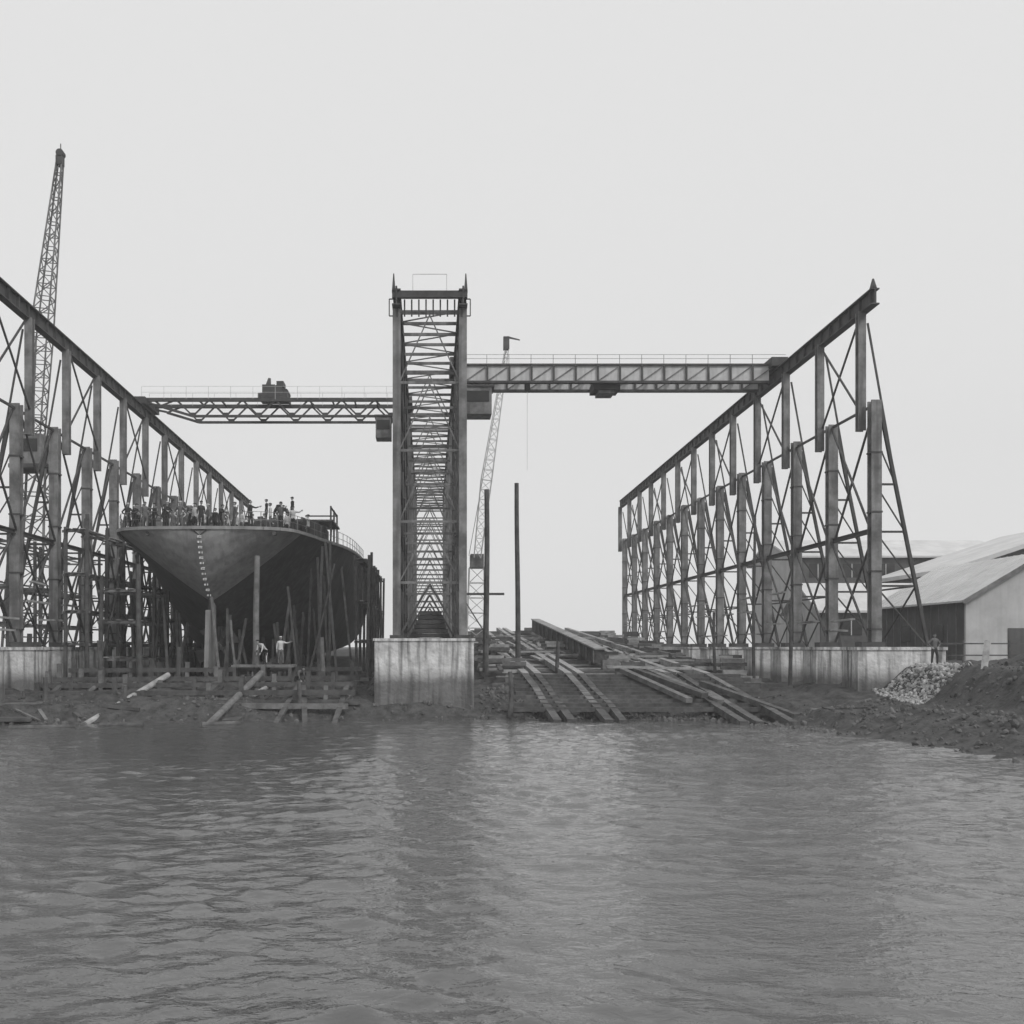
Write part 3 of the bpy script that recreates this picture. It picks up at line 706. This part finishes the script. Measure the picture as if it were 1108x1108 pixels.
def workshop():
    E = empty('large_workshop'); w = MB(); r = MB()
    x0, x1, y0, y1, zb, ze, zr = 53.8, 84, 104, 122, 2.6, 12.4, 17.4; xm = (x0+x1)/2
    w.box(x0, x0+.3, y0+.3, y1-.3, zb, ze, 'walld'); w.box(x1-.3, x1, y0+.3, y1-.3, zb, ze, 'walld')
    for yy in (y0, y1-.3):
        w.box(x0, x1, yy, yy+.3, zb, ze, 'walld'); w.quad([(x0,yy,ze),(x1,yy,ze),(xm,yy,zr)], 'walld')
    for xe in (x0-.8, x1+.8):
        zl = ze-.8*(zr-ze)/(xm-x0)
        r.hexa([(xe,y0-.8,zl+.05),(xm,y0-.8,zr+.05),(xm,y1+.8,zr+.05),(xe,y1+.8,zl+.05),(xe,y0-.8,zl+.5),(xm,y0-.8,zr+.5),(xm,y1+.8,zr+.5),(xe,y1+.8,zl+.5)], 'roof')
    for x in np.arange(x0+3, x1-3, 4): w.box(x, x+2, y0-.06, y0, 9, 12, 'glass')
    w.obj('walls', E); r.obj('roof', E)
workshop()
def fence():
    a = MB(); x = 30.6
    while x < 36.4:
        a.beam((x, 61, 3.0), (x, 61, 5.0), .09, .09, 'timber'); x += 1.4
    for z in (4.1, 4.8): a.beam((30.6, 60.96, z), (36.4, 60.96, z), .04, .08, 'timber')
    a.obj('timber_fence')
fence()
a = MB(); a.beam((28.0, 51.5, 2.8), (28.7, 52.3, 4.9), .3, .12, 'timberl'); a.obj('leaning_plank')

def far_trees():
    bm = bmesh.new(); r = random.Random(3)
    for k in range(9):
        cx, cy = -100+r.uniform(-25, 18), 200+r.uniform(-20, 20); hh = r.uniform(7, 11)
        bmesh.ops.create_cone(bm, cap_ends=True, segments=7, radius1=.5, radius2=.2, depth=hh*.6, matrix=Matrix.Translation((cx, cy, 4+hh*.3)))
        for i in range(260):
            d = Vector((r.gauss(0,1), r.gauss(0,1), r.gauss(0,1))).normalized()*r.uniform(.4,1)
            p = Vector((cx+d.x*hh*.45, cy+d.y*hh*.45, 4+hh*.62+d.z*hh*.38)); s = r.uniform(.4,.9)
            mt = Matrix.Translation(p) @ Euler((r.random()*6, r.random()*6, 0)).to_matrix().to_4x4()
            bmesh.ops.create_grid(bm, x_segments=1, y_segments=1, size=s*.6, matrix=mt)
    me = bpy.data.meshes.new('distant_trees'); bm.to_mesh(me); bm.free(); me.materials.append(mat('foliage', .1, .05, .5, .9))
    COL.objects.link(bpy.data.objects.new('distant_trees', me))
far_trees()

# ------------------------------------------------------------------ people
POSES = {
 'stand':  dict(la=((-.24,0,1.16),(-.27,-.06,.92)), ra=((.24,.02,1.16),(.26,-.04,.92)), lf=(-.11,0,.06), rf=(.12,-.03,.06), lk=(-.11,-.02,.5), rk=(.12,-.03,.5), lean=0),
 'hips':   dict(la=((-.38,.05,1.18),(-.20,-.05,1.0)), ra=((.38,.05,1.18),(.20,-.05,1.0)), lf=(-.17,0,.06), rf=(.15,-.05,.06), lk=(-.15,-.02,.5), rk=(.15,-.05,.5), lean=0),
 'lean':   dict(la=((-.26,-.24,1.2),(-.22,-.48,1.08)), ra=((.26,-.24,1.2),(.22,-.48,1.08)), lf=(-.12,.05,.06), rf=(.13,-.1,.06), lk=(-.12,-.02,.5), rk=(.13,-.12,.5), lean=-.16),
 'point':  dict(la=((-.24,.02,1.16),(-.25,-.06,.92)), ra=((.40,-.14,1.34),(.56,-.3,1.42)), lf=(-.13,.04,.06), rf=(.14,-.06,.06), lk=(-.13,0,.5), rk=(.14,-.06,.5), lean=0),
 'bend':   dict(la=((-.22,-.5,.98),(-.16,-.6,.74)), ra=((.22,-.5,.98),(.16,-.6,.74)), lf=(-.16,.05,.06), rf=(.16,-.08,.06), lk=(-.16,-.06,.5), rk=(.16,-.12,.5), lean=-.5),
}
PC = {}
def person_mesh(pose, shirt, trou, hat):
    key = (pose, shirt, trou, hat)
    if key in PC: return PC[key]
    P = POSES[pose]; ln = P['lean']
    def L(z): return ln*max(0, z-.92)/.55, -abs(ln)*.35*max(0, z-.92)/.55
    def tp(x, y, z): dy, dz = L(z); return (x, y+dy, z+dz)
    vs = [(0,0,.92), tp(0,0,1.08), tp(0,.0,1.28), tp(0,.01,1.42), tp(0,0,1.52),
          tp(-.17,0,1.40), tp(.17,0,1.40), P['la'][0], P['la'][1], P['ra'][0], P['ra'][1],
          (-.09,0,.86), P['lk'], P['lf'], (P['lf'][0]-.02, P['lf'][1]-.16, .045),
          (.09,0,.86), P['rk'], P['rf'], (P['rf'][0]+.02, P['rf'][1]-.16, .045)]
    rad = [.145,.13,.155,.12,.06,.075,.075,.052,.034,.052,.034,.1,.068,.05,.04,.1,.068,.05,.04]
    ed = [(0,1),(1,2),(2,3),(3,4),(3,5),(3,6),(5,7),(7,8),(6,9),(9,10),(0,11),(11,12),(12,13),(13,14),(0,15),(15,16),(16,17),(17,18)]
    me = bpy.data.meshes.new('t'); me.from_pydata(vs, ed, []); o = bpy.data.objects.new('t', me); COL.objects.link(o)
    md = o.modifiers.new('s', 'SKIN'); md.use_smooth_shade = True
    for i, sv in enumerate(me.skin_vertices[0].data): sv.radius = (rad[i]*(1.2 if i < 4 else 1), rad[i]*(.8 if i in (1,2,3) else 1)); sv.use_root = (i == 0)
    sb = o.modifiers.new('b', 'SUBSURF'); sb.levels = 1
    dg = bpy.context.evaluated_depsgraph_get(); ev = o.evaluated_get(dg); m2 = bpy.data.meshes.new_from_object(ev)
    bm = bmesh.new(); bm.from_mesh(m2); bpy.data.objects.remove(o)
    for f in bm.faces:
        c = f.calc_center_median(); f.smooth = True
        arm = min((c-Vector(P['la'][1])).length, (c-Vector(P['ra'][1])).length) < .05
        neck = (c-Vector(tp(0,0,1.54))).length < .07
        f.material_index = 2 if (arm or neck) else (1 if c.z < .93 and abs(c.x) < .2 or c.z < .85 and pose != 'bend' else 0)
        if c.z < .11: f.material_index = 3
    hx, hy, hz = tp(0, -.015, 1.655)
    def blob(cen, sc, mi, u=12, v=9):
        g = bmesh.ops.create_uvsphere(bm, u_segments=u, v_segments=v, radius=1, matrix=Matrix.Translation(cen) @ Matrix.Diagonal((*sc, 1)))
        fs = set(f for vv in g['verts'] for f in vv.link_faces)
        for f in fs: f.material_index = mi; f.smooth = True
        return g
    g = blob((hx,hy,hz), (.078,.098,.118), 2)
    for vv in g['verts']:
        if vv.co.z < hz-.03: vv.co.x = hx+(vv.co.x-hx)*.88; vv.co.y -= .01
    blob((hx,hy-.1,hz-.015), (.014,.022,.025), 2, 6, 5)
    for s_ in (-1, 1):
        blob((hx+s_*.08,hy+.005,hz-.005), (.012,.024,.034), 2, 6, 5)
        blob((hx+s_*.032,hy-.088,hz+.012), (.014,.010,.009), 3, 6, 5)
    blob((hx,hy-.088,hz-.055), (.026,.010,.007), 3, 6, 5)
    blob((hx,hy+.02,hz+.03), (.084,.095,.105), 3)
    if hat:
        blob((hx,hy+.01,hz+.075), (.1,.118,.06), 4 if hat == 2 else 1)
        blob((hx,hy-.1,hz+.06), (.07,.07,.012), 4 if hat == 2 else 1, 10, 5)
    for (el, wr), sg in ((P['la'], -1), (P['ra'], 1)):
        w = Vector(wr); d = (w-Vector(el)).normalized(); sd = d.cross(Vector((0,1,.2))).normalized(); nn = sd.cross(d)
        rot = Matrix((sd, nn, d)).transposed().to_4x4()
        g = bmesh.ops.create_cube(bm, size=1, matrix=Matrix.Translation(w+d*.055) @ rot @ Matrix.Diagonal((.075,.03,.09,1)))
        for f in set(f for vv in g['verts'] for f in vv.link_faces): f.material_index = 2
        for k, ll in enumerate((.06,.075,.07,.055)):
            base = w+d*.095+sd*(-.028+k*.0187)
            for a0, r0, r1, bend in ((0, .0095, .0085, 0), (.5, .0085, .0065, .35)):
                dd = (d+nn*bend*-1).normalized(); st = base+d*ll*a0
                q = dd.to_track_quat('Z', 'Y').to_matrix().to_4x4()
                g = bmesh.ops.create_cone(bm, cap_ends=True, segments=6, radius1=r0, radius2=r1, depth=ll*.52, matrix=Matrix.Translation(st+dd*ll*.26) @ q)
                for f in set(f for vv in g['verts'] for f in vv.link_faces): f.material_index = 2
        dd = (d+sd*sg*-.8).normalized(); q = dd.to_track_quat('Z', 'Y').to_matrix().to_4x4()
        g = bmesh.ops.create_cone(bm, cap_ends=True, segments=6, radius1=.012, radius2=.008, depth=.06, matrix=Matrix.Translation(w+d*.04-sd*sg*.04+dd*.02) @ q)
        for f in set(f for vv in g['verts'] for f in vv.link_faces): f.material_index = 2
    out = bpy.data.meshes.new('worker_body'); bm.to_mesh(out); bm.free()
    for m in (shirt, trou, 'skin', 'hair', 'cl_l'): out.materials.append(M[m])
    PC[key] = out; return out
def person(x, y, z, pose='stand', rot=0, shirt='cl_d', trou='cl_d', hat=1, s=1.0, name='shipyard_worker'):
    o = bpy.data.objects.new(name, person_mesh(pose, shirt, trou, hat)); COL.objects.link(o)
    o.location = (x, y, z-.005); o.rotation_euler = (0, 0, rot); o.scale = (s, s, s)
rp = random.Random(21)
spots = []; tries = 0
while len(spots) < 62 and tries < 5000:
    tries += 1
    Y = 64.7+9*rp.random()**1.5; b = np.interp(Y, st_Y, st_b)-.6; x = -b+2*b*rp.random()
    if rp.random() < .35: x = -abs(x)
    if all((x-a)**2+(Y-c)**2 > .3 for a, c in spots): spots.append((x, Y))
for x, Y in spots:
    person(CX+x, Y, deckz(Y)-.03, rp.choice(['stand','hips','lean','stand','stand','lean','point']), rp.uniform(-1.6, 1.6), rp.choice(['cl_d','cl_m','cl_d','cl_l','cl_l','cl_d']), rp.choice(['cl_d','cl_m','cl_d']), rp.choice([0,1,1,1,2]), rp.uniform(.93,1.05))
for i in range(4):
    person(CX+rp.uniform(1.5, 6.5), rp.uniform(75.2, 79.0), 13.98, rp.choice(['stand','hips','bend']), rp.uniform(-2, 2), rp.choice(['cl_d','cl_m']), 'cl_d', 1)
person(-9.3, 63.4, 3.5, 'point', .3, 'cl_l', 'cl_m', 2); person(-10.2, 63.1, 3.5, 'bend', -.6, 'cl_l', 'cl_d', 1)
person(-8.0, 61.0, gz(-8.0, 61.0), 'bend', .8, 'cl_m', 'cl_d', 1)
person(27.8, 56, gz(27.8, 56.0), 'hips', .2, 'cl_m', 'cl_d', 1)

# ------------------------------------------------------------------ haze: thin sea haze standing over the yard
me = bpy.data.meshes.new('haze'); bm = bmesh.new()
bmesh.ops.create_cube(bm, size=1, matrix=Matrix.Translation((0, 100, 27)) @ Matrix.Diagonal((500, 320, 66, 1))); bm.to_mesh(me); bm.free()
hm = bpy.data.materials.new('haze_air'); hm.use_nodes = True; nt = hm.node_tree
nt.nodes.remove(nt.nodes['Principled BSDF']); vs_ = nt.nodes.new('ShaderNodeVolumeScatter')
vs_.inputs['Density'].default_value = 0.0009; vs_.inputs['Anisotropy'].default_value = 0.1; vs_.inputs['Color'].default_value = (1, 1, 1, 1)
nt.links.new(vs_.outputs[0], nt.nodes['Material Output'].inputs['Volume']); me.materials.append(hm)
COL.objects.link(bpy.data.objects.new('haze', me))

# ------------------------------------------------------------------ sky, sun, camera
EL, AZ = math.radians(42), math.radians(140)   # sun behind and to the right of the viewer
w = bpy.data.worlds.new('World'); S.world = w; w.use_nodes = True; nt = w.node_tree; n = nt.nodes; l = nt.links
bg = n['Background']; bg.inputs['Strength'].default_value = 0.11
sk = n.new('ShaderNodeTexSky'); sk.sky_type = 'NISHITA'; sk.sun_disc = False; sk.sun_elevation = EL; sk.sun_rotation = AZ; sk.dust_density = 4
bw = n.new('ShaderNodeRGBToBW'); l.new(sk.outputs[0], bw.inputs[0])
mx = n.new('ShaderNodeMix'); mx.data_type = 'FLOAT'; mx.inputs[0].default_value = 0.88
l.new(bw.outputs[0], mx.inputs[2]); mx.inputs[3].default_value = 7.9
l.new(mx.outputs[0], bg.inputs['Color'])
sd = bpy.data.lights.new('sun', 'SUN'); sd.energy = 1.5; sd.angle = math.radians(12); sd.color = (1, .99, .98)
so = bpy.data.objects.new('sun', sd); COL.objects.link(so)
dirv = Vector((math.sin(AZ)*math.cos(EL), math.cos(AZ)*math.cos(EL), math.sin(EL)))
so.rotation_euler = dirv.to_track_quat('Z', 'Y').to_euler(); so.location = (30, -20, 60)

cd = bpy.data.cameras.new('camera'); cam = bpy.data.objects.new('camera', cd); COL.objects.link(cam)
cam.location = (0, 0, 4.6); cam.rotation_euler = (math.pi/2, 0, 0)
cd.sensor_width = 36; cd.lens = 35.74; cd.shift_x = 0.0803; cd.shift_y = 0.1318
cd.clip_start = 0.2; cd.clip_end = 9000
S.camera = cam
S.view_settings.view_transform = 'Standard'; S.view_settings.look = 'None'; S.view_settings.exposure = 0
